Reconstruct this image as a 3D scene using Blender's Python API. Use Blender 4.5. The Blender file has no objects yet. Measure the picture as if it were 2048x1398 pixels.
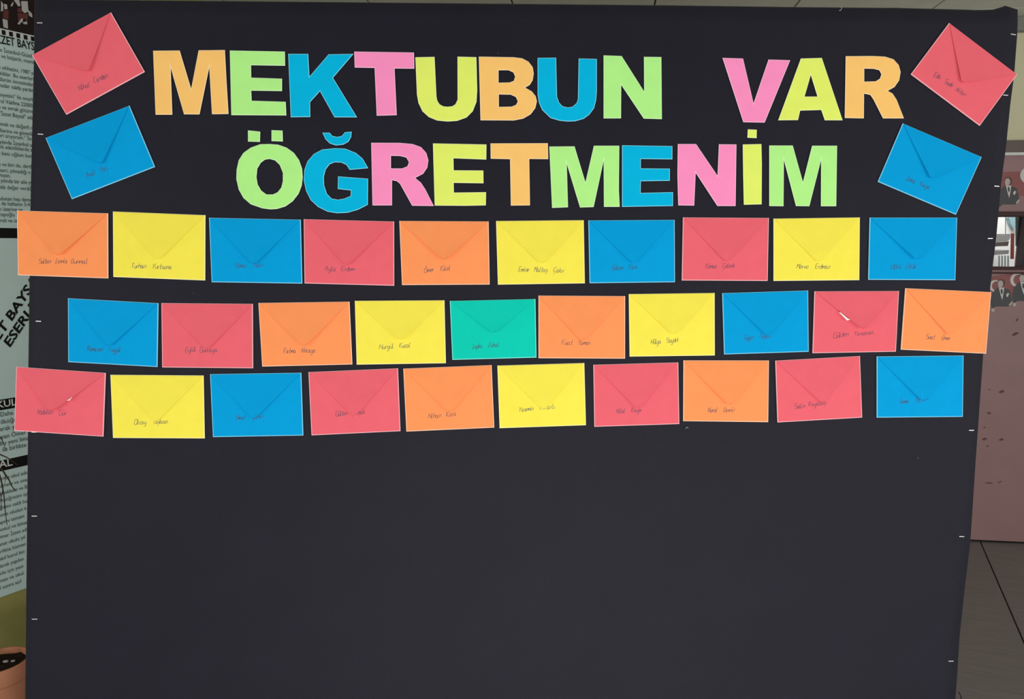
import bpy, bmesh, math, random
from mathutils import Vector, Matrix
random.seed(7)
SC = bpy.context.scene
C = SC.collection

# ---------------------------------------------------------------- camera
F = 1480.0; H = 1.5; PITCH = math.radians(8.0)
cam_d = bpy.data.cameras.new('camera'); cam = bpy.data.objects.new('camera', cam_d); C.objects.link(cam)
cam.location = (0, 0, H); cam.rotation_euler = (math.radians(90) - PITCH, 0, 0)
cam_d.sensor_width = 36.0; cam_d.lens = F / 2048 * 36.0; cam_d.clip_start = 0.02
SC.camera = cam
CAMP = Vector((0, 0, H))
FWD = Vector((0, math.cos(PITCH), -math.sin(PITCH))); UP = Vector((0, math.sin(PITCH), math.cos(PITCH))); RT = Vector((1, 0, 0))

# ---------------------------------------------------------------- light
SC.view_settings.view_transform = 'Standard'; SC.view_settings.look = 'None'
SC.view_settings.gamma = 1.0; SC.view_settings.use_curve_mapping = False
SC.view_settings.exposure = 0.13
w = bpy.data.worlds.new('world'); SC.world = w; w.use_nodes = True
w.node_tree.nodes['Background'].inputs[0].default_value = (0.92, 0.97, 1.0, 1)
w.node_tree.nodes['Background'].inputs[1].default_value = 0.60
def area(name, loc, target, sx, sy, power, col):
    l = bpy.data.lights.new(name, 'AREA'); l.shape = 'RECTANGLE'; l.size = sx; l.size_y = sy; l.energy = power; l.color = col
    o = bpy.data.objects.new(name, l); C.objects.link(o); o.location = loc
    o.rotation_euler = (Vector(target) - Vector(loc)).to_track_quat('-Z', 'Y').to_euler(); return o
area('low_front_fill', (0.35, -0.8, 0.25), (0.25, 1.4, 0.85), 1.7, 0.9, 40, (1.0, 0.985, 0.96))   # unseen area light added low behind the viewer to brighten the board
area('window_daylight_west', (-2.4, -0.5, 1.5), (-0.3, 1.4, 1.2), 1.0, 1.4, 16, (1.0, 0.985, 0.96))
area('window_daylight_east', (2.6, -0.5, 1.5), (0.4, 1.4, 1.2), 1.0, 1.4, 20, (1.0, 0.985, 0.96))

# ---------------------------------------------------------------- helpers
def srgb(r, g, b, k=1.0):
    def f(c):
        c /= 255.0
        return (c / 12.92 if c <= 0.04045 else ((c + 0.055) / 1.055) ** 2.4) * k
    return (f(r), f(g), f(b), 1.0)
def mat(name, col, rough=0.7, spec=0.25, noise=0.0, nscale=60.0, bump=0.0, bscale=400.0, metal=0.0, sheen=0.0, stretch=None, emit=0.0):
    m = bpy.data.materials.new(name); m.use_nodes = True
    nt = m.node_tree; b = nt.nodes['Principled BSDF']
    b.inputs['Base Color'].default_value = col; b.inputs['Roughness'].default_value = rough
    b.inputs['Specular IOR Level'].default_value = spec; b.inputs['Metallic'].default_value = metal
    if sheen: b.inputs['Sheen Weight'].default_value = sheen; b.inputs['Sheen Roughness'].default_value = 0.5
    tc = nt.nodes.new('ShaderNodeTexCoord'); src = tc.outputs['Object']
    if stretch:
        mp = nt.nodes.new('ShaderNodeMapping'); mp.inputs['Scale'].default_value = stretch
        nt.links.new(src, mp.inputs['Vector']); src = mp.outputs['Vector']
    if noise:
        n = nt.nodes.new('ShaderNodeTexNoise'); n.inputs['Scale'].default_value = nscale; n.inputs['Detail'].default_value = 4
        nt.links.new(src, n.inputs['Vector'])
        mr = nt.nodes.new('ShaderNodeMapRange'); mr.inputs[1].default_value = 0.3; mr.inputs[2].default_value = 0.7
        mr.inputs[3].default_value = 1 - noise; mr.inputs[4].default_value = 1 + noise
        nt.links.new(n.outputs['Fac'], mr.inputs[0])
        mx = nt.nodes.new('ShaderNodeVectorMath'); mx.operation = 'SCALE'; mx.inputs[0].default_value = col[:3]
        nt.links.new(mr.outputs[0], mx.inputs['Scale']); nt.links.new(mx.outputs[0], b.inputs['Base Color'])
    if bump:
        n2 = nt.nodes.new('ShaderNodeTexNoise'); n2.inputs['Scale'].default_value = bscale; n2.inputs['Detail'].default_value = 3
        nt.links.new(src, n2.inputs['Vector'])
        bp = nt.nodes.new('ShaderNodeBump'); bp.inputs['Strength'].default_value = bump; bp.inputs['Distance'].default_value = 0.001
        nt.links.new(n2.outputs['Fac'], bp.inputs['Height']); nt.links.new(bp.outputs[0], b.inputs['Normal'])
    return m
def ray(px, py): return FWD + RT * ((px - 1024) / F) + UP * ((699 - py) / F)
class Plane:
    """a real plane in the room: origin, two axes; pix() finds the point of it that a photo pixel shows"""
    def __init__(s, o, x, y):
        s.o = Vector(o); s.x = Vector(x).normalized(); s.y = Vector(y).normalized(); s.z = s.x.cross(s.y).normalized()
        s.m = Matrix((s.x, s.y, s.z)).transposed().to_4x4(); s.m.translation = s.o
    def pix(s, px, py, off=0.0):
        d = ray(px, py); t = ((s.o + s.z * off) - CAMP).dot(s.z) / d.dot(s.z); p = CAMP + d * t - s.o
        return Vector((p.dot(s.x), p.dot(s.y)))
def link(name, me, parent=None, mtx=None, mats=()):
    o = bpy.data.objects.new(name, me); C.objects.link(o)
    for m in mats: me.materials.append(m)
    if parent is not None: o.parent = parent
    if mtx is not None: o.matrix_local = mtx
    return o
def pymesh(name, v, f, smooth=False, mi=None):
    me = bpy.data.meshes.new(name); me.from_pydata([tuple(p) for p in v], [], f); me.update()
    if smooth:
        for p in me.polygons: p.use_smooth = True
    if mi:
        for p, i in zip(me.polygons, mi): p.material_index = i
    return me
def thing(o, label, cat, group=None):
    o['label'] = label; o['category'] = cat
    if group: o['group'] = group
    return o
def empty(name, mtx): 
    o = bpy.data.objects.new(name, None); C.objects.link(o); o.matrix_local = mtx; o.empty_display_size = 0.05; return o
def structure(o, label=None):
    o['kind'] = 'structure'
    if label: o['label'] = label
    return o
def box_mesh(name, x0, x1, y0, y1, z0, z1, bev=0.0):
    bm = bmesh.new(); bmesh.ops.create_cube(bm, size=1)
    for v in bm.verts: v.co = Vector((x0 + (v.co.x + .5) * (x1 - x0), y0 + (v.co.y + .5) * (y1 - y0), z0 + (v.co.z + .5) * (z1 - z0)))
    if bev: bmesh.ops.bevel(bm, geom=bm.edges[:], offset=bev, segments=2, affect='EDGES', profile=0.5)
    me = bpy.data.meshes.new(name); bm.to_mesh(me); bm.free(); return me
def prism_mesh(name, pts, z0, z1):
    """flat outline in plane coordinates, given thickness"""
    n = len(pts); a = sum(pts[i][0] * pts[(i + 1) % n][1] - pts[(i + 1) % n][0] * pts[i][1] for i in range(n))
    if a < 0: pts = pts[::-1]
    v = [(p[0], p[1], z0) for p in pts] + [(p[0], p[1], z1) for p in pts]
    f = [tuple(range(n - 1, -1, -1)), tuple(range(n, 2 * n))] + [(i, (i + 1) % n, n + (i + 1) % n, n + i) for i in range(n)]
    return pymesh(name, v, f)
def text_mesh(name, s, size, shear=0.0, bold=0.0, align='LEFT', xs=1.0):
    cu = bpy.data.curves.new(name, 'FONT'); cu.body = s; cu.size = size; cu.shear = shear; cu.offset = bold; cu.align_x = align
    cu.resolution_u = 2; cu.fill_mode = 'FRONT'
    o = bpy.data.objects.new(name, cu); C.objects.link(o)
    dg = bpy.context.evaluated_depsgraph_get(); me = bpy.data.meshes.new_from_object(o.evaluated_get(dg))
    bpy.data.objects.remove(o); bpy.data.curves.remove(cu); me.name = name
    if xs != 1.0:
        for v in me.vertices: v.co.x *= xs
    return me
def tube(name, pts, radii, seg=6):
    v = []; f = []
    for i, p in enumerate(pts):
        p = Vector(p); t = (Vector(pts[min(i + 1, len(pts) - 1)]) - Vector(pts[max(i - 1, 0)])).normalized()
        a = t.cross(Vector((0.3, 0.9, 0.2))).normalized(); b = t.cross(a)
        for k in range(seg):
            an = 2 * math.pi * k / seg; v.append(p + (a * math.cos(an) + b * math.sin(an)) * radii[i])
    for i in range(len(pts) - 1):
        for k in range(seg):
            f.append((i * seg + k, i * seg + (k + 1) % seg, (i + 1) * seg + (k + 1) % seg, (i + 1) * seg + k))
    f.append(tuple(range(seg - 1, -1, -1))); f.append(tuple((len(pts) - 1) * seg + k for k in range(seg)))
    return pymesh(name, v, f, True)
def lathe(name, prof, seg=40):
    v = []; f = []
    for r, z in prof:
        for k in range(seg): an = 2 * math.pi * k / seg; v.append((r * math.cos(an), r * math.sin(an), z))
    for i in range(len(prof) - 1):
        for k in range(seg): f.append((i * seg + k, i * seg + (k + 1) % seg, (i + 1) * seg + (k + 1) % seg, (i + 1) * seg + k))
    return pymesh(name, v, f, True)

# ---------------------------------------------------------------- planes of the place
AX, AY, DB = math.radians(-3.3735), math.radians(1.8694), 1.36308
bu = RT * math.cos(AY) + FWD * math.sin(AY)
bn0 = -RT * math.sin(AY) + FWD * math.cos(AY)
bv = UP * math.cos(AX) + bn0 * math.sin(AX)
BOARD = Plane(CAMP + FWD * DB, bu, bv)
BB = -BOARD.o.z / BOARD.y.z                                  # board coordinate of the floor
wz = math.radians(32.0); d0 = ray(0, 491); d0 = d0 / d0.y
LW = Plane(Vector((d0.x * 2.62, 2.62, 0)), (math.sin(wz), math.cos(wz), 0), (0, 0, 1))
dd = ray(1995, 1086); P0 = CAMP + dd * (-H / dd.z)
rw = math.radians(-7.0)
BW = Plane(P0, (math.cos(rw), math.sin(rw), 0), (0, 0, 1))
def zat(py, px=2010): return BW.pix(px, py).y
CEIL = zat(39)

# ---------------------------------------------------------------- materials
M = {}
M['cloth'] = mat('black_cloth', srgb(22, 21, 33), 0.58, 0.20, noise=0.10, nscale=9, bump=0.5, bscale=900, sheen=0.04)
M['staple'] = mat('staple_metal', (0.75, 0.75, 0.72, 1), 0.3, 0.5, metal=0.6)
M['lint'] = mat('lint', srgb(95, 105, 105), 0.9)
M['wood'] = mat('strut_wood', srgb(120, 92, 62), 0.6, noise=0.1)
M['ink'] = mat('pen_ink', srgb(74, 80, 104), 0.7)
M['sliver_white'] = mat('sliver_white', srgb(245, 240, 240), 0.7)
ENVC = {'red': (236, 102, 114), 'blue': (0, 158, 219), 'yellow': (249, 233, 82), 'orange': (255, 152, 92), 'green': (10, 204, 180)}
LETC = {'orange': (255, 200, 114), 'green': (180, 245, 140), 'blue': (0, 182, 226), 'pink': (255, 146, 196), 'lime': (229, 244, 108)}
def paper_set(pre, table):
    for k, c in table.items():
        M[pre + k] = mat(pre + k + '_paper', srgb(*c), 0.8, 0.08, noise=0.025, nscale=25, bump=0.12, bscale=700)
        M[pre + k + '_edge'] = mat(pre + k + '_paper_edge', srgb(*[x + (255 - x) * 0.55 for x in c]), 0.8, 0.15)  # bright edge fringe painted in as a paler rim colour
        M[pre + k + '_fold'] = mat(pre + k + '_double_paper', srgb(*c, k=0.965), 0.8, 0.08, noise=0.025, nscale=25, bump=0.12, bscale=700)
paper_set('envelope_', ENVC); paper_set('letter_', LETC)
M['poster'] = mat('poster_sheet', srgb(212, 235, 229), 0.6, 0.2, noise=0.02, nscale=8)
M['black_print'] = mat('black_print', srgb(20, 18, 18), 0.6, 0.2); M['text_print'] = mat('text_print', srgb(58, 64, 64), 0.7, 0.1)
M['white_print'] = mat('white_print', srgb(225, 228, 224), 0.6, 0.2)
M['photo_dark'] = mat('photo_dark', srgb(38, 26, 26), 0.5, 0.2)
M['photo_light'] = mat('photo_light', srgb(200, 195, 190), 0.5, 0.2)
M['photo_red'] = mat('photo_red', srgb(110, 60, 55), 0.5, 0.2)
M['yellow_wall'] = mat('yellow_wall', srgb(172, 166, 98), 0.8, 0.2, noise=0.04, nscale=20, bump=0.2, bscale=120)
M['cream_wall'] = mat('cream_wall', srgb(226, 220, 184), 0.8, 0.2, noise=0.02, nscale=6)
M['grey_trim'] = mat('grey_trim', srgb(140, 140, 132), 0.7, 0.2, noise=0.03, nscale=10)
M['ceiling'] = mat('ceiling_panel', srgb(205, 207, 196), 0.85, 0.2, noise=0.04, nscale=12)
M['ceiling_gap'] = mat('ceiling_gap', srgb(96, 96, 90), 0.9)
M['lintel'] = mat('lintel', srgb(120, 106, 100), 0.6, 0.3, noise=0.05, nscale=10)
M['white_strip'] = mat('white_strip', srgb(235, 235, 228), 0.5)
M['door'] = mat('door_laminate', srgb(164, 128, 126), 0.35, 0.45, noise=0.05, nscale=5)
M['smudge'] = mat('door_smudge', srgb(112, 78, 75), 0.6)
M['frame'] = mat('window_frame', srgb(72, 44, 42), 0.5, 0.3)
M['flag'] = mat('print_red', srgb(160, 100, 98), 0.5, 0.3, noise=0.06, nscale=14)
M['suit'] = mat('print_suit', srgb(88, 88, 90), 0.5, 0.3)
M['skin'] = mat('print_skin', srgb(205, 190, 184), 0.5, 0.3)
M['hair'] = mat('print_hair', srgb(110, 84, 78), 0.5, 0.3)
M['print_white'] = mat('print_white', srgb(225, 220, 215), 0.5, 0.3)
M['tile'] = mat('floor_tile', srgb(138, 133, 127), 0.5, 0.35, noise=0.10, nscale=5, stretch=(1, 9, 1), bump=0.1, bscale=40)
M['grout'] = mat('grout', srgb(34, 30, 28), 0.9)
M['terracotta'] = mat('terracotta', srgb(205, 138, 104), 0.75, 0.2, noise=0.06, nscale=20)
M['soil'] = mat('soil', srgb(48, 38, 34), 0.95, 0.1, noise=0.3, nscale=60, bump=1.0, bscale=90)
M['pebble'] = mat('pebble', srgb(190, 190, 188), 0.6)
M['twig'] = mat('twig_bark', srgb(70, 54, 46), 0.8)
M['sky_white'] = mat('sky_panel_white', srgb(240, 242, 240), 0.8)
M['court_blue'] = mat('courtyard_blue', srgb(150, 182, 192), 0.7)
M['court_teal'] = mat('courtyard_teal', srgb(140, 162, 160), 0.7)
M['court_red'] = mat('courtyard_red', srgb(128, 66, 64), 0.7)
M['court_grey'] = mat('courtyard_grey', srgb(140, 142, 142), 0.6)
M['court_dark'] = mat('courtyard_dark', srgb(84, 76, 74), 0.7)
g = bpy.data.materials.new('window_glass'); g.use_nodes = True; gb = g.node_tree.nodes['Principled BSDF']
gb.inputs['Transmission Weight'].default_value = 1.0; gb.inputs['Roughness'].default_value = 0.0; gb.inputs['IOR'].default_value = 1.02
M['glass'] = g

# ---------------------------------------------------------------- floor of separate tiles
fl = structure(link('floor', box_mesh('floor_base', -4.5, 4.8, -2.2, 6.0, -0.08, -0.006), mats=(M['grout'],)), 'dark grout bed under the grey floor tiles')
j0 = CAMP + ray(1968, 1100) * (-H / ray(1968, 1100).z); j1 = CAMP + ray(2048, 1285) * (-H / ray(2048, 1285).z)
ja = (j0 - j1); ja.z = 0; ja.normalize(); TR = Matrix((Vector((ja.y, -ja.x, 0)), ja, Vector((0, 0, 1)))).transposed().to_4x4(); TR.translation = (j1.x, j1.y, 0)
TW, TL = 0.62, 1.24
tile_me = box_mesh('tile', 0.0028, TW - 0.0028, 0.0016, TL - 0.0016, -0.012, 0.0, 0.001); tile_me.materials.append(M['tile'])
for i in range(-10, 8):
    for j in range(-6, 6):
        p = TR @ Vector((i * TW, (j + (0.5 if i % 2 else 0.0)) * TL - 0.25, 0))
        q = TR @ Vector(((i + .5) * TW, (j + .5) * TL - 0.25, 0))
        if -4.0 < q.x < 4.2 and -1.5 < q.y < 5.2:
            m = TR.copy(); m.translation = p; link('floor_tile', tile_me, fl, m)

# ---------------------------------------------------------------- left wall (yellow) and back wall
structure(link('wall_left', box_mesh('wall_left', -2.2, 1.75, 0, CEIL, -0.12, 0), None, LW.m, (M['yellow_wall'],)), 'yellow painted wall behind the large text poster')
x0, x1 = -3.0, 1.6                                             # back wall extents along its own axis
z_l0, z_l1 = zat(303), zat(282); z_s0, z_s1 = zat(312), zat(306); z_t0 = zat(67); z_d = zat(314)
structure(link('wall_back', box_mesh('wall_back', x0, x1, z_l1, CEIL, -0.15, 0), None, BW.m, (M['cream_wall'],)), 'cream plastered wall above the brown door')
structure(link('trim_1', box_mesh('trim_1', x0, x1, z_t0, CEIL, 0.0, 0.05, 0.004), None, BW.m, (M['grey_trim'],)), 'grey beam along the top of the cream wall')
structure(link('trim_2', box_mesh('trim_2', x0, x1, z_s1, z_l1, -0.15, 0.02, 0.003), None, BW.m, (M['lintel'],)), 'grey-brown lintel below the cream wall')
structure(link('trim_3', box_mesh('trim_3', x0, x1, z_s0, z_s1, -0.15, 0.03, 0.003), None, BW.m, (M['white_strip'],)), 'thin white strip above the brown door')
# brown laminated door wall with a window opening
wa = BW.pix(1985, 433); wb = BW.pix(2042, 535)
wx0, wx1, wy1, wy0 = BW.pix(1940, 480).x, wb.x, wa.y, wb.y
z_db = zat(1084) + 0.005
v = []; f = []
def add_box(a, b, c, d, e, g_):
    n = len(v)
    for z in (e, g_):
        for (x, y) in ((a, c), (b, c), (b, d), (a, d)): v.append((x, y, z))
    f.extend([(n + 3, n + 2, n + 1, n), (n + 4, n + 5, n + 6, n + 7), (n, n + 1, n + 5, n + 4), (n + 1, n + 2, n + 6, n + 5), (n + 2, n + 3, n + 7, n + 6), (n + 3, n, n + 4, n + 7)])
add_box(x0, wx0, z_db, z_s0, -0.06, 0); add_box(wx1, x1, z_db, z_s0, -0.06, 0)
add_box(wx0, wx1, z_db, wy0, -0.06, 0); add_box(wx0, wx1, wy1, z_s0, -0.06, 0)
door = structure(link('door_1', pymesh('door_1', v, f), None, BW.m, (M['door'],)), 'glossy reddish brown door panel with a small window')
link('door_sill', box_mesh('door_sill', x0, x1, -0.002, z_db, -0.06, -0.012), door, Matrix(), (M['grout'],))
for k, (px, py, sx, sy, an) in enumerate([(2003, 783, 9, 6, 35), (1978, 826, 9, 4, -15), (1969, 878, 10, 5, 20), (2003, 879, 9, 5, 25), (1975, 892, 5, 3, 30), (1979, 779, 4, 2, 0),
                                          (2030, 668, 12, 6, 40), (1977, 966, 18, 3, 0), (2000, 964, 7, 3, 50), (1969, 855, 5, 3, 40), (2034, 640, 4, 6, 60)]):
    c = BW.pix(px, py); s = 1 / 395.0; r = random.Random(k)
    pts = [(c.x + s * (sx / 2 * math.cos(t) * (0.7 + .5 * r.random())), c.y + s * (sy / 2 * math.sin(t) * (0.7 + .5 * r.random()) + math.tan(math.radians(an)) * sx / 4 * math.cos(t))) for t in [i * math.pi / 5 for i in range(10)]]
    link('scuff_mark', prism_mesh('scuff_mark', pts, 0.0, 0.0006), door, Matrix(), (M['smudge'],))
# window in the door wall
win = structure(link('window_1', box_mesh('window_1', wx0, wx1, wy0 - 0.012, wy0 + 0.004, -0.05, 0.018, 0.002), None, BW.m, (M['frame'],)), 'small window with dark brown frame in the door')
def bar(nm, a, b, c, d): link(nm, box_mesh(nm, a, b, c, d, -0.05, 0.02, 0.002), win, Matrix(), (M['frame'],))
fw = 0.012
bar('window_frame', wx0, wx1 + fw, wy1 - 0.002, wy1 + 0.008); bar('window_frame', wx0, wx1 + fw, wy1 + 0.013, wy1 + 0.021)
bar('window_frame', wx1 - 0.002, wx1 + fw, wy0 - 0.012, wy1); bar('window_frame', wx0 - fw, wx0, wy0 - 0.012, wy1)
bar('window_frame', wx0, wx1 + fw, wy0 - 0.030, wy0 - 0.024)
link('pane', box_mesh('pane', wx0, wx1, wy0, wy1, -0.03, -0.027), win, Matrix(), (M['glass'],))
# courtyard seen through it
_c = BW.m @ Vector(((wx0 + wx1) / 2 + 0.1, wy1 + 0.75, -0.35)); _t = BW.m @ Vector(((wx0 + wx1) / 2, (wy0 + wy1) / 2, -1.0))
area('sky_panel_fill', _c, _t, 0.8, 0.5, 22, (1, 1, 1))  # area light added to brighten the white panel behind the window
def court(name, pts, depth, thick, m, label, cat):
    q = [BW.pix(px, py, -depth) for px, py in pts]
    return thing(link(name, prism_mesh(name, [(p.x, p.y) for p in q], -depth - thick, -depth), None, BW.m, (m,)), label, cat)
cw = [BW.pix(px, py, -1.0) for px, py in [(1900, 380), (2130, 380), (2130, 620), (1900, 620)]]
structure(link('sky_panel', prism_mesh('sky_panel', [(p.x, p.y) for p in cw], -1.1, -1.0), None, BW.m, (M['sky_white'],)), 'white panel standing in for the bright sky behind the small window')  # white panel added in place of bright sky outside
court('glass_panel', [(2018, 431), (2031, 431), (2031, 456), (2028, 458), (2024, 451), (2022, 448), (2020, 440), (2017, 436)], 0.96, 0.04, M['court_blue'], 'pale blue panel seen high through the small window', 'panel')
court('shutter', [(2032, 430), (2041, 430), (2041, 492), (2032, 492)], 0.052, 0.006, M['court_teal'], 'grey-green shutter at the right side of the small window', 'shutter')
court('post', [(2023, 467), (2029, 467), (2028, 518), (2022, 518)], 0.6, 0.008, M['court_red'], 'red-brown post seen through the small window', 'post')
court('cable', [(2011, 430), (2012, 430), (2012, 468), (2011, 468)], 0.7, 0.005, M['court_grey'], 'thin hanging grey line seen through the small window', 'cable')
aw = court('awning', [(1990, 468), (2021, 468), (2020, 477), (2016, 482), (1990, 485)], 0.7, 0.30, M['court_grey'], 'grey awning with dark sign board below seen through the small window', 'awning')
_q = [BW.pix(a, b, -0.7) for a, b in [(1990, 485.2), (2018, 482.5), (2016, 492), (1990, 493)]]
link('sign_board', prism_mesh('sign_board', [(p.x, p.y) for p in _q], -0.707, -0.7), aw, Matrix(), (M['court_dark'],))  # dark sign board, attached to the awning as a part
court('planter_box', [(1990, 502), (2018, 500), (2017, 508), (1990, 510)], 0.65, 0.35, M['court_grey'], 'grey planter box low behind the window pane', 'planter')
for i in range(4):
    court('baluster', [(1998 + i * 6, 511), (2000 + i * 6, 511), (2000 + i * 6, 1040), (1998 + i * 6, 1040)], 0.6, 0.008, M['court_teal'], ['first', 'second', 'third', 'fourth'][i] + ' pale baluster from the left at the window bottom', 'baluster')['group'] = 'balusters outside the window'
# printed pictures of suited men on the door
def man(parent, cx, cy, k, full=True):
    def P(nm, pts, off, m): 
        q = [BW.pix(cx + a * k, cy + b * k) for a, b in pts]; link(nm, prism_mesh(nm, [(p.x, p.y) for p in q], off, off + 0.0006), parent, Matrix(), (m,))
    P('suit', [(-18, 2), (-9, -7), (6, -7), (16, -3), (20, 12), (22, 22), (17, 25), (14, 30), (-12, 30), (-19, 36), (-22, 20)], 0.0012, M['suit'])
    P('shirt', [(-6, -8), (5, -8), (3, 6), (1, 17), (-2, 8)], 0.0020, M['print_white'])
    P('necktie', [(-2, -5), (1, -5), (2, 2), (0, 6), (-2, 1)], 0.0028, M['suit'])
    P('hair', [(-8, -20), (-5, -24), (2, -25), (7, -21), (7, -14), (3, -9), (-6, -9)], 0.0014, M['hair'])
    P('face', [(-8, -17), (-5, -22), (0, -22), (3, -17), (2, -11), (-2, -8), (-7, -9)], 0.0022, M['skin'])
    P('pocket_square', [(9, 5), (12, 3), (15, 4), (13, 8), (12, 11), (9, 10)], 0.0022, M['print_white'])
    P('hand', [(14, 26), (20, 19), (22, 21), (19, 26), (15, 29)], 0.0022, M['skin'])
    if full: P('hand', [(-22, 36), (-18, 33), (-14, 35), (-15, 40), (-20, 41)], 0.0022, M['skin'])
def crescent(parent, cx, cy, r):
    q = []
    for i in range(15):
        t = math.radians(60 + 240 * i / 14); q.append(BW.pix(cx + r * math.cos(t), cy - r * math.sin(t)))
    for i in range(15):
        t = math.radians(300 - 240 * i / 14); q.append(BW.pix(cx + r * 0.24 + r * 0.78 * math.cos(t), cy - r * 0.78 * math.sin(t)))
    link('crescent', prism_mesh('crescent', [(p.x, p.y) for p in q], 0.0011, 0.0015), parent, Matrix(), (M['print_white'],))
def picture(pts, label):
    q = [BW.pix(a, b) for a, b in pts]
    o = link('printed_picture', prism_mesh('printed_picture', [(p.x, p.y) for p in q], 0.0002, 0.001), None, BW.m, (M['flag'],))
    return thing(o, label, 'picture', 'printed pictures on the brown door')
p1 = picture([(1960, 346), (2040, 343), (2105, 338), (2105, 392), (2046, 392), (1990, 388), (1960, 384)], 'red printed picture of a suited man above the small window')
man(p1, 2017, 379, 1.0, False); crescent(p1, 2057, 351, 17)
p2 = picture([(1940, 556), (1990, 552), (2030, 546), (2105, 536), (2105, 592), (2040, 592), (2010, 590), (1940, 588)], 'red printed picture of suited men below the small window')
man(p2, 2003, 583, 1.0); crescent(p2, 2034, 560, 14); man(p2, 2046, 572, 1.0); crescent(p2, 1990, 572, 12)

# ---------------------------------------------------------------- ceiling panels
cl = structure(link('ceiling', box_mesh('ceiling', -4.5, 4.8, -2.2, 6.0, CEIL + 0.012, CEIL + 0.09), mats=(M['ceiling_gap'],)), 'grey ceiling above the board')
c0 = CAMP + ray(1310, 6) * ((CEIL - H) / ray(1310, 6).z); CM = BW.m.copy()
CR = Matrix.Rotation(rw, 4, 'Z'); CR.translation = (c0.x, c0.y, CEIL)
c1 = CAMP + ray(1590, 9) * ((CEIL - H) / ray(1590, 9).z); cwid = (c1 - c0).length
pm = box_mesh('ceiling_panel', 0.004, cwid - 0.004, 0.004, cwid - 0.004, 0, 0.014, 0.002); pm.materials.append(M['ceiling'])
for i in range(-5, 5):
    for j in range(-4, 3):
        m = CR @ Matrix.Translation((i * cwid, j * cwid - 0.35, 0))
        if m.translation.y < 4.6 and -3.6 < m.translation.x < 3.4: link('ceiling_panel', pm, cl, m)

# ---------------------------------------------------------------- poster on the yellow wall
po = thing(empty('text_poster', LW.m), 'tall white poster with black text bands on the yellow wall', 'poster')
sx0, sx1 = LW.pix(-70, 600).x, LW.pix(130, 600).x
zt, zb = LW.pix(0, 0).y + 0.12, LW.pix(0, 1194).y
link('sheet', box_mesh('sheet', sx0, sx1, zb, zt, 0.001, 0.006, 0.001), po, Matrix(), (M['poster'],))
def wy(y, x=30): return LW.pix(x, y).y
def wband(nm, ya, yb, m, off=0.0063): return link(nm, box_mesh(nm, sx0, sx1, wy(yb), wy(ya), 0.0062, 0.0068), po, Matrix(), (m,))
ph = link('photo_print', box_mesh('photo_print', sx0, sx1, wy(64), zt - 0.01, 0.0062, 0.0068), po, Matrix(), (M['photo_dark'],))
def wp(nm, pts, par, m, off=0.0069):
    q = [LW.pix(a, b) for a, b in pts]; return link(nm, prism_mesh(nm, [(p.x, p.y) for p in q], off, off + 0.0004), par, Matrix(), (m,))
wp('shoe', [(0, 2), (5, 10), (4, 22), (0, 24)], ph, M['photo_light']); wp('trouser_leg', [(6, 8), (12, 10), (13, 19), (7, 19)], ph, M['photo_light'])
wp('skirt', [(5, 20), (15, 22), (15, 40), (4, 36)], ph, M['photo_red']); wp('sock', [(3, 38), (13, 41), (14, 58), (5, 55)], ph, M['photo_light'])
wp('apron', [(40, 3), (53, 3), (55, 24), (47, 27), (42, 22)], ph, M['photo_light']); wp('sleeve', [(54, 20), (62, 28), (63, 36), (56, 32)], ph, M['photo_light'])
wp('sleeve', [(25, 0), (36, 0), (39, 12), (35, 14)], ph, M['photo_light']); wp('hand', [(19, 12), (24, 4), (25, 8), (22, 14)], ph, M['photo_light'])
wp('jacket', [(33, 16), (41, 18), (42, 26), (33, 24)], ph, M['photo_red'])
wp('skirt', [(33, 27), (54, 28), (53, 44), (48, 38), (40, 38), (35, 44)], ph, M['photo_red'])
wp('boot', [(33, 48), (41, 37), (44, 38), (43, 46), (51, 43), (53, 49), (46, 49), (41, 44), (37, 50)], ph, M['photo_light'])
strip = wband('film_strip', 64, 77, M['white_print'])
zs0, zs1 = wy(75.5), wy(66.5)
for k in range(-4, 8):
    a = LW.pix(2 + k * 14.3, 70).x; b = LW.pix(9.5 + k * 14.3, 70).x
    link('film_hole', box_mesh('film_hole', a, b, zs0, zs1, 0.0069, 0.0073), strip, Matrix(), (M['black_print'],))
PXM = 1.0 / (LW.pix(30, 600).y - LW.pix(30, 601).y)          # pixels per metre on the poster
def wtext(nm, s, px, py, cap, m=M['black_print'], xs=1.0, shear=0.0, bold=0.0, angle=None, par=po):
    size = cap / PXM / 0.72; me = text_mesh(nm, s, size, shear, bold, xs=xs); p = LW.pix(px, py)
    t = Matrix.Translation((p.x, p.y, 0.0075))
    if angle is not None: t = t @ Matrix.Rotation(angle, 4, 'Z')
    return link(nm, me, par, t, (m,))
wtext('heading', 'İZZET BAYSAL', -17, 84, 16, xs=0.63, bold=0.0006)
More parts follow.
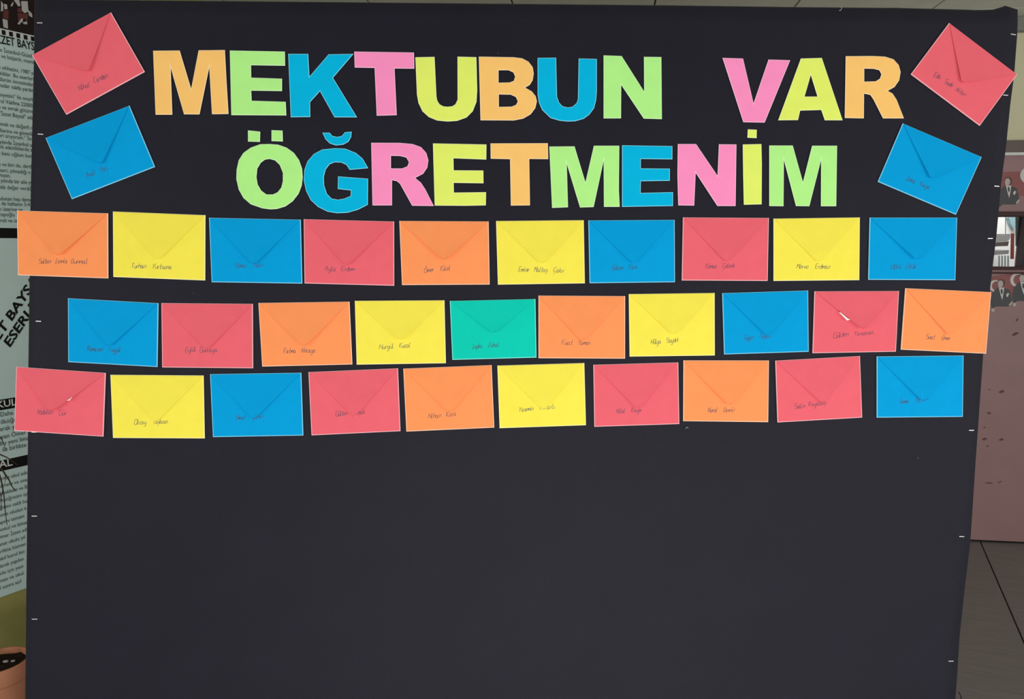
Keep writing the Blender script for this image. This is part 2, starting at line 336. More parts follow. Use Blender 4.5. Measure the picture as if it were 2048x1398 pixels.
LINES = [(107, 'aşan İstanbul-Güzel Sanatlar'), (119, 'lanı ve başarılı, memnuniyet'), (142, 'sanı sıhhatini, 1987 yılında bu'), (154, 'yapıldılar. Bu eserlerin a'), (166, 'müdürün öncesinden, il'),
         (178, 've kadar vakfa yardımla'), (197, '"Vasiyetim" ile onurlan'), (210, 'Kurul Vakfına 22000 Ça'), (222, 'nası ve evrak götürmey'), (235, 'mı "İzzet Baysal" adını'),
         (256, 'edilmek ve değerli olduğu'), (269, 'an illerine ve güvenli aile'), (279, 'evleri arıyorum." Sonr'), (292, '33 yılında İstanbul a gitm'), (302, 'nemli etkinliklerde sonuç'), (315, 'den beni oğlum bunu oldu'),
         (337, 'lere ve biri de, dertli. Hay'), (349, 'k. eseri, yılmadığı v'), (359, 'larımızın.'), (370, 'ev" yılında bir aile yuva'), (383, 'a Sıdık değer verdiği bu'),
         (406, 'u bulunan hep demek, d'), (416, 'gün de haftanın 3-4 günü'), (427, 'iden üzerine ve'), (438, 'zartopoğlu TV y'), (450, ', nereli ve üre')]
for y, s in LINES: wtext('text_line', s, -16, y - 6, 8.0, M['text_print'], xs=0.78)
wband('black_band', 456.5, 476.5, M['black_print'])
def slanted(s, a, b, cap):
    A = LW.pix(*a); B = LW.pix(*b); d = B - A; wtext('slanted_heading', s, a[0], a[1], cap, angle=math.atan2(d.y, d.x), shear=0.2, bold=0.0012, xs=1.4)
slanted('İZZET BAYSAL', (-38, 734), (57, 588), 17); slanted('ESERLERİ', (17, 696), (58, 634), 17)
bd = wband('black_band', 794, 815, M['black_print']); wtext('band_heading', 'OKUL', -27, 819, 14, M['white_print'], bold=0.0006, par=bd)
for y, s in [(831, '   Daha sonra bu'), (846, 'al ilköğretim okulu'), (860, 'olarak yüksek li'), (876, 'duyan Ömer İzzet'), (889, 'tubu yeni binasının'), (902, 'ay ile birlikte hizmet')]:
    wtext('text_line', s, -12, y + 4, 9.5, M['text_print'], xs=0.85)
bd = wband('black_band', 914, 935, M['black_print']); wtext('band_heading', 'SAL', -14, 938, 15, M['white_print'], bold=0.0006, par=bd)
BOT = ['yılında okul adına', 'hizmete ve onarım', 'Çanakkale ve Bolu', 'ortaöğretim için', 'eğitimi vakfı bu', 'sonra okulun k', 'yapımı tamam', 'ilkokul ve binası', 'Ömer İzzet adı', 'sanat okulu yıl', 'birlikte hizmet', 'vakıf kurul bin', 'olarak yapılan', 'Bolu için yeni', 'binası ve okul', 'yıl sonra açıl']
for k, s in enumerate(BOT): wtext('text_line', s, -8, 962 + k * 14.6, 8.0, M['text_print'], xs=0.82)

# ---------------------------------------------------------------- potted twiggy plant
pd = ray(0, 1320); pc = CAMP + pd * (2.16 / pd.y); RIMZ = pc.z; RR = 55 / F * 2.16 * 1.02
pot = thing(empty('potted_plant', Matrix.Translation((pc.x, pc.y, 0))), 'terracotta pot of dark soil with bare drooping twigs beside the board', 'plant')
hp = RIMZ; k = RR
link('pot', lathe('pot', [(0.0, 0.0), (k * .80, 0.0), (k * .83, 0.006), (k * .93, hp - .062), (k * .94, hp - .058), (k * .98, hp - .056), (k * 1.0, hp - .052), (k * 1.0, hp - .004), (k * .985, hp), (k * .93, hp), (k * .91, hp - .004), (k * .88, hp - .04), (0.0, hp - .045)]), pot, Matrix(), (M['terracotta'],))
bm = bmesh.new(); bmesh.ops.create_circle(bm, cap_ends=True, radius=k * .9, segments=36)
bmesh.ops.subdivide_edges(bm, edges=bm.edges[:], cuts=1)
sv = [(0, 0, 0.012)]; sf = []
R = random.Random(3)
for ri in range(1, 7):
    for a in range(28): sv.append((k * .9 * ri / 6 * math.cos(a * math.tau / 28), k * .9 * ri / 6 * math.sin(a * math.tau / 28), 0.010 * (1 - ri / 6) + R.uniform(-.004, .005)))
for a in range(28): sf.append((0, 1 + a, 1 + (a + 1) % 28))
for ri in range(5):
    for a in range(28):
        b0 = 1 + ri * 28; sf.append((b0 + a, b0 + 28 + a, b0 + 28 + (a + 1) % 28, b0 + (a + 1) % 28))
bm.free()
link('soil', pymesh('soil', sv, sf, True), pot, Matrix.Translation((0, 0, hp - .018)), (M['soil'],))
def in_pot(px, py, z):
    d = ray(px, py); p = CAMP + d * ((z - H) / d.z); return p - Vector((pc.x, pc.y, 0))
for px, py, r in ((11, 1323, .0065), (26, 1322, .005)):
    p = in_pot(px, py, hp - .008); bm = bmesh.new(); bmesh.ops.create_icosphere(bm, subdivisions=2, radius=r)
    for v_ in bm.verts: v_.co.z *= .6; v_.co.x *= 1.4
    me = bpy.data.meshes.new('pebble'); bm.to_mesh(me); bm.free(); link('pebble', me, pot, Matrix.Translation(p), (M['pebble'],))
def tw(pts, r0, nm='twig'):
    out = []
    for px, py in pts:
        d = ray(px, py); out.append(CAMP + d * (2.16 / d.y) - Vector((pc.x, pc.y, 0)))
    n = len(out); link(nm, tube(nm, out, [r0 * (1 - .7 * i / (n - 1)) for i in range(n)]), pot, Matrix(), (M['twig'],))
tw([(-6, 1325), (-14, 1250), (-18, 1150), (-24, 1040), (-30, 940), (-34, 860)], .005, 'stem')
tw([(-31, 920), (-16, 900), (0, 909), (12, 914), (22, 920), (35, 930)], .003)
tw([(-33, 880), (-12, 866), (2, 876), (8, 888), (12, 903)], .0022)
tw([(-26, 1000), (-14, 940), (2, 936), (10, 948), (18, 960), (24, 973), (31, 982)], .0035)
tw([(-25, 1010), (-16, 960), (-2, 945), (4, 968), (8, 992), (10, 1018), (14, 1050)], .003)
tw([(6, 980), (3, 992), (0, 1004)], .0018); tw([(10, 948), (11, 958), (9, 968)], .0015)
tw([(-20, 1100), (-8, 1010), (0, 985), (3, 1000), (2, 1020)], .002)

# ---------------------------------------------------------------- display board
LE = [(-40, 65), (0, 64.5), (100, 64), (330, 58.5), (418, 56.5), (555, 55), (730, 52.5), (900, 51.5), (1180, 48.5), (1398, 46.4)]
RE = [(19, 2040), (55, 2040), (148, 2033), (209, 2025), (290, 2017), (364, 2007), (431, 2001), (470, 1997.4), (531, 1990), (582, 1984), (620, 1979), (709, 1970.7), (932, 1955), (1085, 1945), (1176, 1934), (1277, 1923), (1360, 1918), (1398, 1915)]
TE = [(40, -4.6), (1000, 4.6), (1327, 7.7), (1588, 11.3), (1780, 13.0), (1793, 12.6), (1810, 13.4), (1960, 17.2), (1990, 16.5), (2003, 13), (2018, 7.5), (2030, 13), (2042, 17.2)]
def interp(tab, t):
    if t <= tab[0][0]: a, b = tab[0], tab[1]
    elif t >= tab[-1][0]: a, b = tab[-2], tab[-1]
    else:
        for a, b in zip(tab, tab[1:]):
            if a[0] <= t <= b[0]: break
    return a[1] + (b[1] - a[1]) * (t - a[0]) / (b[0] - a[0])
LEb = sorted([(BOARD.pix(x, y).y, BOARD.pix(x, y).x) for y, x in LE]); REb = sorted([(BOARD.pix(x, y).y, BOARD.pix(x, y).x) for y, x in RE]); TEb = sorted([tuple(BOARD.pix(x, y)) for x, y in TE])
LEb.insert(0, (BB, LEb[0][1] - 0.03)); REb.insert(0, (BB, REb[0][1] - 0.035))
board = thing(empty('display_board', BOARD.m @ Matrix.Translation((0, BB, 0))), 'large upright display board covered in black cloth, holding letters and envelopes', 'display board')
NX, NY = 150, 120
vv = []; ff = []
ymin = BB + 0.004
def bpt(i, j):
    fy = j / NY if j != NY - 1 else 1 - 0.004 / 1.9; ytop0 = 0.63; y = ymin + (ytop0 - ymin) * fy
    xl, xr = interp(LEb, y), interp(REb, y); x = xl + (xr - xl) * i / NX
    if i == 1: x = xl + 0.004
    if i == NX - 1: x = xr - 0.004
    yt = interp(TEb, x); y2 = ymin + (yt - ymin) * fy if fy > 0.9 else y
    if fy > 0.9: y2 = y + (yt - ytop0) * ((fy - 0.9) / 0.1) ** 3
    return x, y2
for j in range(NY + 1):
    for i in range(NX + 1):
        x, y = bpt(i, j); e = min(i / NX, 1 - i / NX, 1 - j / NY) 
        z = -0.0006 + 0.0004 * math.sin(x * 9 + y * 3) * math.sin(y * 5 + 1)
        if i in (0, NX) or j == NY: z = -0.006
        vv.append((x, y - BB, z))
W1 = NX + 1
for j in range(NY):
    for i in range(NX): ff.append((j * W1 + i, j * W1 + i + 1, (j + 1) * W1 + i + 1, (j + 1) * W1 + i))
loop = [i for i in range(W1)] + [j * W1 + NX for j in range(1, NY + 1)] + [NY * W1 + i for i in range(NX - 1, -1, -1)] + [j * W1 for j in range(NY - 1, 0, -1)]
n0 = len(vv)
for q in loop: vv.append((vv[q][0], vv[q][1], -0.03))
L = len(loop)
for a in range(L): ff.append((loop[(a + 1) % L], loop[a], n0 + a, n0 + (a + 1) % L))
ff.append(tuple(n0 + a for a in range(L - 1, -1, -1)))
link('cloth_cover', pymesh('cloth_cover', vv, ff, True), board, Matrix(), (M['cloth'],))
for px, py, an in [(80, 46, 0), (81.5, 268.5, -2), (77.5, 642.5, -2), (69, 864, 0), (69, 1032, 0), (69.5, 1238, 0), (2026, 69, -8), (2010.5, 190.5, -3), (1993, 372.5, -5), (1980, 477, 2), (1942.5, 860.5, 0), (1923, 1073, -2), (1901.5, 1322, 0)]:
    p = BOARD.pix(px, py); me = bpy.data.meshes.get('staple') or box_mesh('staple', -.0048, .0048, -.0008, .0008, 0.0, .0011, .0003)
    if not me.materials: me.materials.append(M['staple'])
    link('staple', me, board, Matrix.Translation((p.x, p.y - BB, 0)) @ Matrix.Rotation(math.radians(an), 4, 'Z'))
def on_board(nm, pts, r, m):
    q = [Vector((BOARD.pix(a, b).x, BOARD.pix(a, b).y - BB, r * .8)) for a, b in pts]; link(nm, tube(nm, q, [r] * len(q)), board, Matrix(), (m,))
on_board('loose_thread', [(1682, 12), (1683, 17), (1681, 21), (1678, 21.5)], .0006, M['staple'])
on_board('lint_fleck', [(1370, 856), (1373, 854), (1376, 855)], .0018, M['lint'])
on_board('lint_fleck', [(995.5, 106), (996.5, 106.6)], .0010, M['lint']); on_board('lint_fleck', [(387.5, 585.6), (388.6, 586.4)], .0010, M['lint'])
on_board('lint_fleck', [(1834, 913), (1836, 918)], .0006, M['lint'])
on_board('loose_thread', [(1917, 1384), (1921, 1391), (1923, 1402)], .0012, M['cloth'])
for sx in (-0.6, 0.55):                                        # rear props that keep it upright
    lz = -0.03; top = Vector((sx, 1.45, lz)); BI = (BOARD.m @ Matrix.Translation((0, BB, 0))).inverted()
    tw_ = BI.inverted() @ top; foot = BI @ Vector((tw_.x, tw_.y + 0.45, 0.012))
    link('rear_prop', tube('rear_prop', [top, foot], [.014, .014], 8), board, Matrix(), (M['wood'],))

# ---------------------------------------------------------------- cut paper letters
SL = 2048 / 430
A_, B_, C_, D_, E_, F_, G_ = (290, 80), (700, 80), (1060, 80), (1400, 80), (460, 245), (860, 245), (1260, 245)
LETTERS = [
 ('orange', A_, [[(80,104),(333,102),(442,466),(513,100),(763,97),(778,380),(798,706),(640,708),(614,262),(522,710),(374,709),(247,266),(263,713),(103,713)]], [], 'orange cut-paper capital M starting the upper line', 0),
 ('green', A_, [[(810,102),(1334,112),(1336,247),(1012,242),(1014,360),(1307,370),(1307,488),(1014,484),(1018,580),(1342,590),(1348,720),(824,717)]], [], 'light green cut-paper capital E, second letter of the upper line', 0),
 ('blue', A_, [[(1366,134),(1556,134),(1568,350),(1750,138),(1988,134),(1792,362),(2022,738),(1806,738),(1668,490),(1574,594),(1576,735),(1390,737)]], [], 'blue cut-paper capital K between the green E and pink T', 0),
 ('pink', B_, [[(42,114),(610,123),(614,277),(426,275),(447,719),(256,724),(236,270),(47,266)]], [], 'pink cut-paper capital T touching the blue K', 1),
 ('lime', B_, [[(623,166),(806,162),(824,540),(832,580),(855,615),(890,633),(930,637),(975,632),(1005,612),(1025,570),(1024,160),(1204,165),(1212,480),(1205,590),(1170,680),(1110,740),(1020,772),(930,778),(830,768),(750,735),(690,680),(652,600),(638,520)]], [], 'lime yellow cut-paper capital U between pink T and orange B', 0),
 ('orange', B_, [[(1227,160),(1560,166),(1640,176),(1700,208),(1740,260),(1750,320),(1740,385),(1712,430),(1668,455),(1730,490),(1768,535),(1780,585),(1765,650),(1720,710),(1650,750),(1560,768),(1243,766)],
   [(1415,290),(1510,290),(1555,310),(1573,350),(1560,390),(1520,406),(1415,408)], [(1418,520),(1530,522),(1580,545),(1598,585),(1582,618),(1540,636),(1418,638)]], [], 'orange cut-paper capital B in the upper line', 0),
 ('blue', C_, [[(72,172),(248,170),(257,540),(275,595),(310,632),(360,644),(405,636),(445,600),(456,560),(463,178),(636,182),(636,480),(630,570),(610,650),(565,712),(510,752),(430,775),(360,778),(280,770),(195,745),(115,668),(85,600),(72,520)]], [], 'blue cut-paper capital U right of the orange B', 0),
 ('green', C_, [[(700,148),(872,154),(1086,492),(1084,162),(1250,164),(1255,755),(1082,750),(868,430),(866,748),(700,748)]], [], 'light green cut-paper capital N ending the first word', 0),
 ('pink', D_, [[(212,172),(408,178),(508,604),(650,188),(857,194),(614,788),(410,784)]], [], 'pink cut-paper capital V in the upper line', 0),
 ('lime', D_, [[(958,178),(1158,172),(1356,766),(1186,766),(1152,668),(952,674),(932,764),(742,766)], [(1053,335),(1116,540),(994,540)]], [], 'lime yellow cut-paper capital A right of the pink V', 0),
 ('orange', D_, [[(1385,156),(1640,154),(1760,160),(1840,185),(1890,240),(1908,305),(1895,385),(1850,450),(1785,486),(1830,510),(1870,570),(1940,748),(1740,748),(1650,570),(1620,525),(1560,512),(1558,748),(1376,744)], [(1562,274),(1650,276),(1705,290),(1725,328),(1710,370),(1670,395),(1562,398)]], [], 'orange cut-paper capital R ending the upper line', 0),
 ('green', E_, [[(380,206),(460,212),(540,240),(610,290),(660,360),(688,440),(694,520),(685,600),(655,680),(600,750),(530,800),(450,824),(390,828),(310,818),(200,780),(130,720),(85,640),(62,540),(65,450),(85,360),(130,290),(200,240),(290,208)],
   [(378,348),(430,362),(475,405),(505,480),(505,560),(490,620),(455,665),(410,686),(350,686),(300,650),(265,590),(254,520),(262,440),(295,385),(335,355)]],
   [('dot', [(173,76),(290,88),(287,186),(173,182)]), ('dot', [(397,74),(502,78),(506,182),(397,178)])], 'light green cut-paper O with two dots starting the lower line', 0),
 ('blue', E_, [[(1000,246),(1100,250),(1200,290),(1265,345),(1318,436),(1140,452),(1110,405),(1060,382),(1000,380),(950,400),(912,450),(895,520),(898,600),(925,680),(970,725),(1030,736),(1090,725),(1150,700),(1152,648),(1028,634),(1030,514),(1316,536),(1314,784),(1220,832),(1120,860),(1020,865),(930,850),(840,805),(770,740),(725,650),(704,550),(710,450),(740,370),(800,300),(880,258)]],
   [('breve', [(882,98),(950,98),(975,128),(1020,138),(1065,130),(1095,94),(1160,88),(1155,140),(1130,185),(1080,212),(1010,220),(950,200),(910,160)])], 'blue cut-paper G with a curved breve above it', 0),
 ('pink', E_, [[(1346,194),(1620,195),(1740,206),(1820,235),(1870,290),(1890,360),(1880,430),(1840,490),(1765,528),(1820,575),(1860,635),(1942,796),(1735,793),(1620,585),(1590,560),(1544,550),(1544,790),(1358,790)], [(1534,318),(1620,320),(1680,335),(1705,378),(1690,418),(1640,438),(1534,438)]], [], 'pink cut-paper capital R in the lower line', 0),
 ('lime', F_, [[(28,200),(538,210),(536,354),(224,342),(226,456),(508,458),(510,580),(226,576),(228,668),(534,664),(532,790),(340,794),(45,792)]], [], 'lime yellow cut-paper capital E in the lower line', 0),
 ('orange', F_, [[(576,200),(1122,198),(1126,350),(945,348),(952,790),(770,792),(762,350),(578,346)]], [], 'orange cut-paper capital T in the lower line', 0),
 ('green', F_, [[(1136,230),(1376,228),(1480,570),(1560,222),(1802,222),(1798,640),(1806,804),(1656,804),(1653,365),(1558,806),(1428,810),(1302,394),(1314,808),(1162,814)]], [], 'light green cut-paper capital M between orange T and blue E', 0),
 ('blue', G_, [[(-77,218),(402,226),(402,352),(102,348),(102,438),(378,440),(378,556),(102,560),(100,672),(408,664),(408,796),(-77,804)]], [], 'blue cut-paper capital E in the lower line', 0),
 ('pink', G_, [[(454,206),(628,206),(832,508),(845,208),(1012,210),(1004,796),(830,796),(624,480),(610,792),(458,790),(450,500)]], [], 'pink cut-paper capital N in the lower line', 0),
 ('lime', G_, [[(1072,210),(1250,206),(1254,400),(1252,780),(1082,784),(1076,500)]], [('dot', [(1120,66),(1206,70),(1204,150),(1116,146)])], 'lime yellow cut-paper I with a square dot', 0),
 ('green', G_, [[(1324,220),(1548,220),(1645,568),(1732,222),(1970,222),(1962,798),(1816,798),(1818,358),(1706,798),(1578,796),(1464,358),(1460,798),(1324,796)]], [], 'light green cut-paper capital M ending the lower line', 0),
]
BEV = 0.0010
def cut_paper(name, loops):
    cu = bpy.data.curves.new(name, 'CURVE'); cu.dimensions = '2D'; cu.fill_mode = 'BOTH'
    cu.extrude = 0.00012; cu.bevel_depth = BEV; cu.bevel_resolution = 0; cu.offset = -BEV
    for lp in loops:
        s = cu.splines.new('POLY'); s.points.add(len(lp) - 1); s.use_cyclic_u = True
        for p, q in zip(s.points, lp): p.co = (q[0], q[1], 0, 1)
    o = bpy.data.objects.new(name, cu); C.objects.link(o)
    me = bpy.data.meshes.new_from_object(o.evaluated_get(bpy.context.evaluated_depsgraph_get()))
    bpy.data.objects.remove(o); bpy.data.curves.remove(cu); me.name = name
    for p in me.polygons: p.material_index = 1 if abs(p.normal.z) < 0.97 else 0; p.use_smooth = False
    for v_ in me.vertices: v_.co.z *= 0.4
    return me
for col, off, loops, extra, label, lev in LETTERS:
    conv = lambda lp: [BOARD.pix(off[0] + x / SL, off[1] + y / SL) for x, y in lp]
    L0 = [conv(lp) for lp in loops]; c = sum((Vector(p) for p in L0[0]), Vector((0, 0))) / len(L0[0])
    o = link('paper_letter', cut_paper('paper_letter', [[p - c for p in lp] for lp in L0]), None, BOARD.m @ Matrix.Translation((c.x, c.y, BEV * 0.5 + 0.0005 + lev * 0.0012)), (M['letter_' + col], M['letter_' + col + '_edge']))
    thing(o, label, 'letter', 'cut-paper letters on the board')
    for nm, lp in extra:
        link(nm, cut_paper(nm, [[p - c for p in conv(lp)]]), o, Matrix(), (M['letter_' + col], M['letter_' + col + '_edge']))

# ---------------------------------------------------------------- handwriting strokes
GL = {'a': '24 04 02 22 24 22 32', 'b': '06 02 22 24 04', 'c': '24 04 02 22', 'd': '24 04 02 22 26 22', 'e': '03 23 24 04 02 22', 'f': '26 16 11/04 24', 'g': '24 04 02 22/24 20 00', 'h': '06 02/04 24 22', 'i': '04 02 12/05 06', 'ı': '04 02 12',
 'k': '06 02/24 03 22', 'l': '06 02 12', 'm': '02 04/03 14 12/13 24 34 32', 'n': '02 04 24 22', 'o': '04 02 22 24 04', 'p': '00 04 24 22 02', 'r': '02 04 14', 's': '24 04 03 23 22 02', 'ş': '24 04 03 23 22 02/11 10', 't': '16 12 22/04 24',
 'u': '04 02 22 24 22', 'ü': '04 02 22 24 22/05 06/25 26', 'v': '04 12 24', 'y': '04 02 22/24 20 00', 'z': '04 24 02 22', 'ç': '24 04 02 22/11 10', 'ğ': '24 04 02 22/24 20 00/05 15',
 'A': '02 16 32/14 24', 'B': '02 06 25 24 04 23 22 02', 'C': '36 16 04 12 32', 'Ç': '36 16 04 12 32/21 20', 'D': '02 06 25 23 02', 'E': '36 06 04 24/04 02 32', 'F': '36 06 02/04 24', 'G': '36 06 02 32 34 24', 'H': '02 06/32 36/04 34', 'K': '02 06/36 04 32', 'L': '16 12 02 32', 'M': '02 06 14 36 32',
 'N': '02 06 32 36', 'O': '06 02 32 36 06', 'Ö': '05 02 32 35 05/16 17/26 27', 'R': '02 06 36 34 04 32', 'S': '36 06 04 34 32 02', 'Ş': '36 06 04 34 32 02/21 20', 'T': '16 12/06 36', 'U': '06 02 32 36', 'Ü': '05 02 32 35/16 17/26 27', 'Y': '06 14 36/14 12', 'Z': '06 36 02 32'}
def write(word, a, b, rnd, rib, wpen=0.00042):
    """one hand-written word between two points of the envelope"""
    x = 0; strokes = []
    for ch in word:
        st = [[(int(t[0]), int(t[1]) - 2) for t in s.split()] for s in GL[ch].split('/')]; wd = max(p[0] for s in st for p in s)
        for s in st: strokes.append([(x + p[0] + rnd.uniform(-.12, .12), p[1] + rnd.uniform(-.15, .15)) for p in s])
        x += wd + 0.9
    d = (b - a); L_ = d.length; ux = d / L_; uy = Vector((-ux.y, ux.x)); kx = L_ / max(x - .9, 1); ky = 0.0021
    for s in strokes:
        P = [a + ux * (p[0] * kx + p[1] * ky * .25) + uy * (p[1] * ky) for p in s]
        Q = []
        for i in range(len(P) - 1):                              # round the corners a little
            p0, p1, p2, p3 = P[max(i - 1, 0)], P[i], P[i + 1], P[min(i + 2, len(P) - 1)]
            for t in (0, .33, .66):
                Q.append(.5 * (2 * p1 + (p2 - p0) * t + (2 * p0 - 5 * p1 + 4 * p2 - p3) * t * t + (3 * p1 - p0 - 3 * p2 + p3) * t ** 3))
        Q.append(P[-1]); rib.append(Q)
def ribbon_mesh(nm, rib, z, wpen=0.00030):
    v_ = []; f_ = []
    for Q in rib:
        n = len(v_)
        for i, p in enumerate(Q):
            t = Q[min(i + 1, len(Q) - 1)] - Q[max(i - 1, 0)]
            t = t.normalized() if t.length > 1e-9 else Vector((1, 0)); s = Vector((-t.y, t.x)) * wpen
            v_ += [(p.x + s.x, p.y + s.y, z), (p.x - s.x, p.y - s.y, z)]
        f_ += [(n + 2 * i, n + 2 * i + 1, n + 2 * i + 3, n + 2 * i + 2) for i in range(len(Q) - 1)]
    return pymesh(nm, v_, f_)

# ---------------------------------------------------------------- envelopes
S = 2048 / 420; SA = 1165 / 350; SB = 957 / 308
ENV = [
('red',(0,0),SA,[(217,370),(742,85),(967,480),(445,765)],(600,478),5.0,'red envelope tilted in the upper left corner of the board',[('Nihal',160,182,181,174),('Candan',190,167,217,155)]),
('blue',(0,0),SA,[(307,920),(865,705),(1035,1112),(482,1327)],(685,1090),4.5,'tilted blue envelope below the red one at upper left',[('Arat',176,356,192,348),('Taş',203,345,216,339)]),
('red',(1740,0),SB,[(488,145),(910,465),(678,783),(250,463)],(560,515),4.5,'red envelope tilted in the upper right corner of the board',[('Eda',1865,153,1878,159),('Sude',1886,166,1901,175),('Aktan',1908,182,1927,193)]),
('blue',(1740,0),SB,[(200,768),(690,977),(530,1335),(45,1130)],(368,1108),4.5,'tilted blue envelope below the red one at upper right',[('Zehra',1809,361,1827,367),('Kaya',1837,371,1856,378)]),
('orange',(0,410),S,[(172,55),(1058,82),(1060,716),(182,685)],(590,490),6,0,[('Sultan',80,527,103,526),('Lamia',112,526,136,526),('Durmal',144,527,176,527)]),
('yellow',(0,410),S,[(1106,64),(2006,100),(2004,736),(1110,702)],(1550,530),3,0,[('Turhan',264,536,293,536),('Yurtsuna',306,537,344,538)]),
('blue',(400,420),S,[(92,76),(985,95),(1000,718),(117,704)],(535,525),5,0,[('Yılmaz',470,535,493,535),('Yalın',508,535,526,533)]),
('red',(400,420),S,[(1014,90),(1894,113),(1895,739),(1022,716)],(1440,535),5,0,[('Ayla',650,541,672,542),('Erdem',683,542,709,542)]),
('orange',(780,420),S,[(92,107),(962,112),(972,727),(118,732)],(530,485),7,0,[('Ömer',849,545,867,543),('Yücel',880,542,900,540)]),
('yellow',(780,420),S,[(1034,108),(1888,100),(1899,715),(1052,728)],(1480,520),4,0,[('Emine',1037,543,1057,543),('Maltaş',1068,543,1094,544),('Çakır',1106,544,1127,545)]),
('blue',(1160,420),S,[(80,102),(920,97),(924,704),(92,714)],(515,515),4,0,[('Gülsen',1224,540,1246,539),('Kara',1257,538,1274,537)]),
('red',(1160,420),S,[(1002,73),(1838,78),(1826,692),(990,687)],(1420,500),3.5,0,[('Yılmaz',1409,537,1432,536),('Çelenk',1444,536,1468,535)]),
('yellow',(1530,420),S,[(80,85),(920,73),(915,684),(80,692)],(510,505),2.5,0,[('Merve',1592,537,1614,537),('Erdmaz',1629,537,1658,537)]),
('blue',(1530,420),S,[(1016,75),(1868,75),(1850,684),(1002,680)],(1460,480),5,0,[('Ulkü',1780,538,1799,537),('Ötük',1810,538,1830,537)]),
('blue',(110,580),S,[(132,80),(1013,128),(1003,750),(135,702)],(545,540),5,0,[('Ramazan',176,701,206,702),('Toygül',218,703,242,703)]),
('red',(110,580),S,[(1042,127),(1932,135),(1935,762),(1050,754)],(1490,570),4,0,[('Eylül',372,704,392,702),('Gülkaya',401,704,435,703)]),
('orange',(500,580),S,[(85,126),(972,113),(1000,725),(122,746)],(540,540),6,0,[('Fatma',568,706,592,705),('Akkaya',603,705,631,704)]),
('yellow',(500,580),S,[(1024,105),(1897,100),(1911,713),(1042,727)],(1475,480),6,0,[('Nurgül',759,698,787,696),('Kuzal',799,695,820,694)]),
('green',(880,570),S,[(96,155),(930,136),(940,707),(121,729)],(520,460),5,0,[('Lapka',945,697,964,695),('Zuhal',976,694,997,693)]),
('orange',(880,570),S,[(960,103),(1804,108),(1803,717),(960,713)],(1385,535),4,0,[('Fuat',1123,689,1144,689),('Yaman',1156,689,1179,689)]),
('yellow',(1240,560),S,[(84,137),(920,126),(922,735),(92,746)],(520,525),5,0,[('Hülya',1301,688,1321,686),('Soydık',1332,685,1356,683)]),
('blue',(1240,560),S,[(994,128),(1830,102),(1836,699),(1012,725)],(1430,535),4.5,0,[('Tuğçe',1487,680,1504,678),('Taşkın',1517,676,1540,676)]),
('red',(1600,560),S,[(137,110),(960,107),(930,698),(118,713)],(590,470),7,0,[('Gülden',1666,676,1695,671),('Yavuzcan',1707,671,1744,668)]),
('orange',(1600,560),S,[(1022,80),(1858,118),(1808,718),(978,678)],(1435,525),3.5,0,[('Suat',1850,677,1867,678),('Ünver',1881,679,1897,680)]),
('red',(10,720),S,[(117,65),(987,125),(964,745),(97,688)],(480,490),8,0,[('Abdullah',76,828,108,827),('Gür',120,830,134,829)]),
('yellow',(10,720),S,[(1033,143),(1940,150),(1951,763),(1058,758)],(1480,590),3,0,[('Olcay',270,848,293,847),('Taşkıran',308,847,336,846)]),
('blue',(400,720),S,[(102,137),(990,123),(1010,734),(130,750)],(535,560),5,0,[('Umut',473,839,491,838),('Şahin',504,838,528,836)]),
('red',(400,720),S,[(1060,117),(1932,80),(1956,692),(1090,733)],(1510,535),4,0,[('Gülten',672,832,695,829),('Şimşek',704,829,730,827)]),
('orange',(790,710),S,[(82,132),(942,97),(968,706),(112,745)],(535,550),4,0,[('Nihan',857,836,882,834),('Kara',893,833,912,830)]),
('yellow',(790,710),S,[(998,102),(1845,77),(1861,683),(1020,712)],(1450,520),3.5,0,[('Yasemin',1038,823,1066,820),('Akarlı',1080,819,1110,816)]),
('red',(1170,700),S,[(80,143),(907,120),(917,720),(90,747)],(510,560),5,0,[('Hilal',1232,826,1249,825),('Kaya',1262,824,1282,822)]),
('orange',(1170,700),S,[(958,100),(1790,101),(1783,702),(955,692)],(1400,525),6,0,[('Nural',1415,824,1433,823),('Demir',1446,824,1468,823)]),
('red',(1530,700),S,[(97,103),(921,58),(943,657),(118,705)],(545,505),4,0,[('Selin',1588,817,1608,815),('Kayabaş',1616,812,1650,808)]),
('blue',(1530,700),S,[(1085,62),(1930,53),(1923,650),(1085,658)],(1520,485),4.5,0,[('Sema',1798,807,1815,805),('Öztan',1830,804,1853,800)]),
]
ORD = ['first', 'second', 'third', 'fourth', 'fifth', 'sixth', 'seventh', 'eighth', 'ninth', 'tenth']
TOP = 0.0018
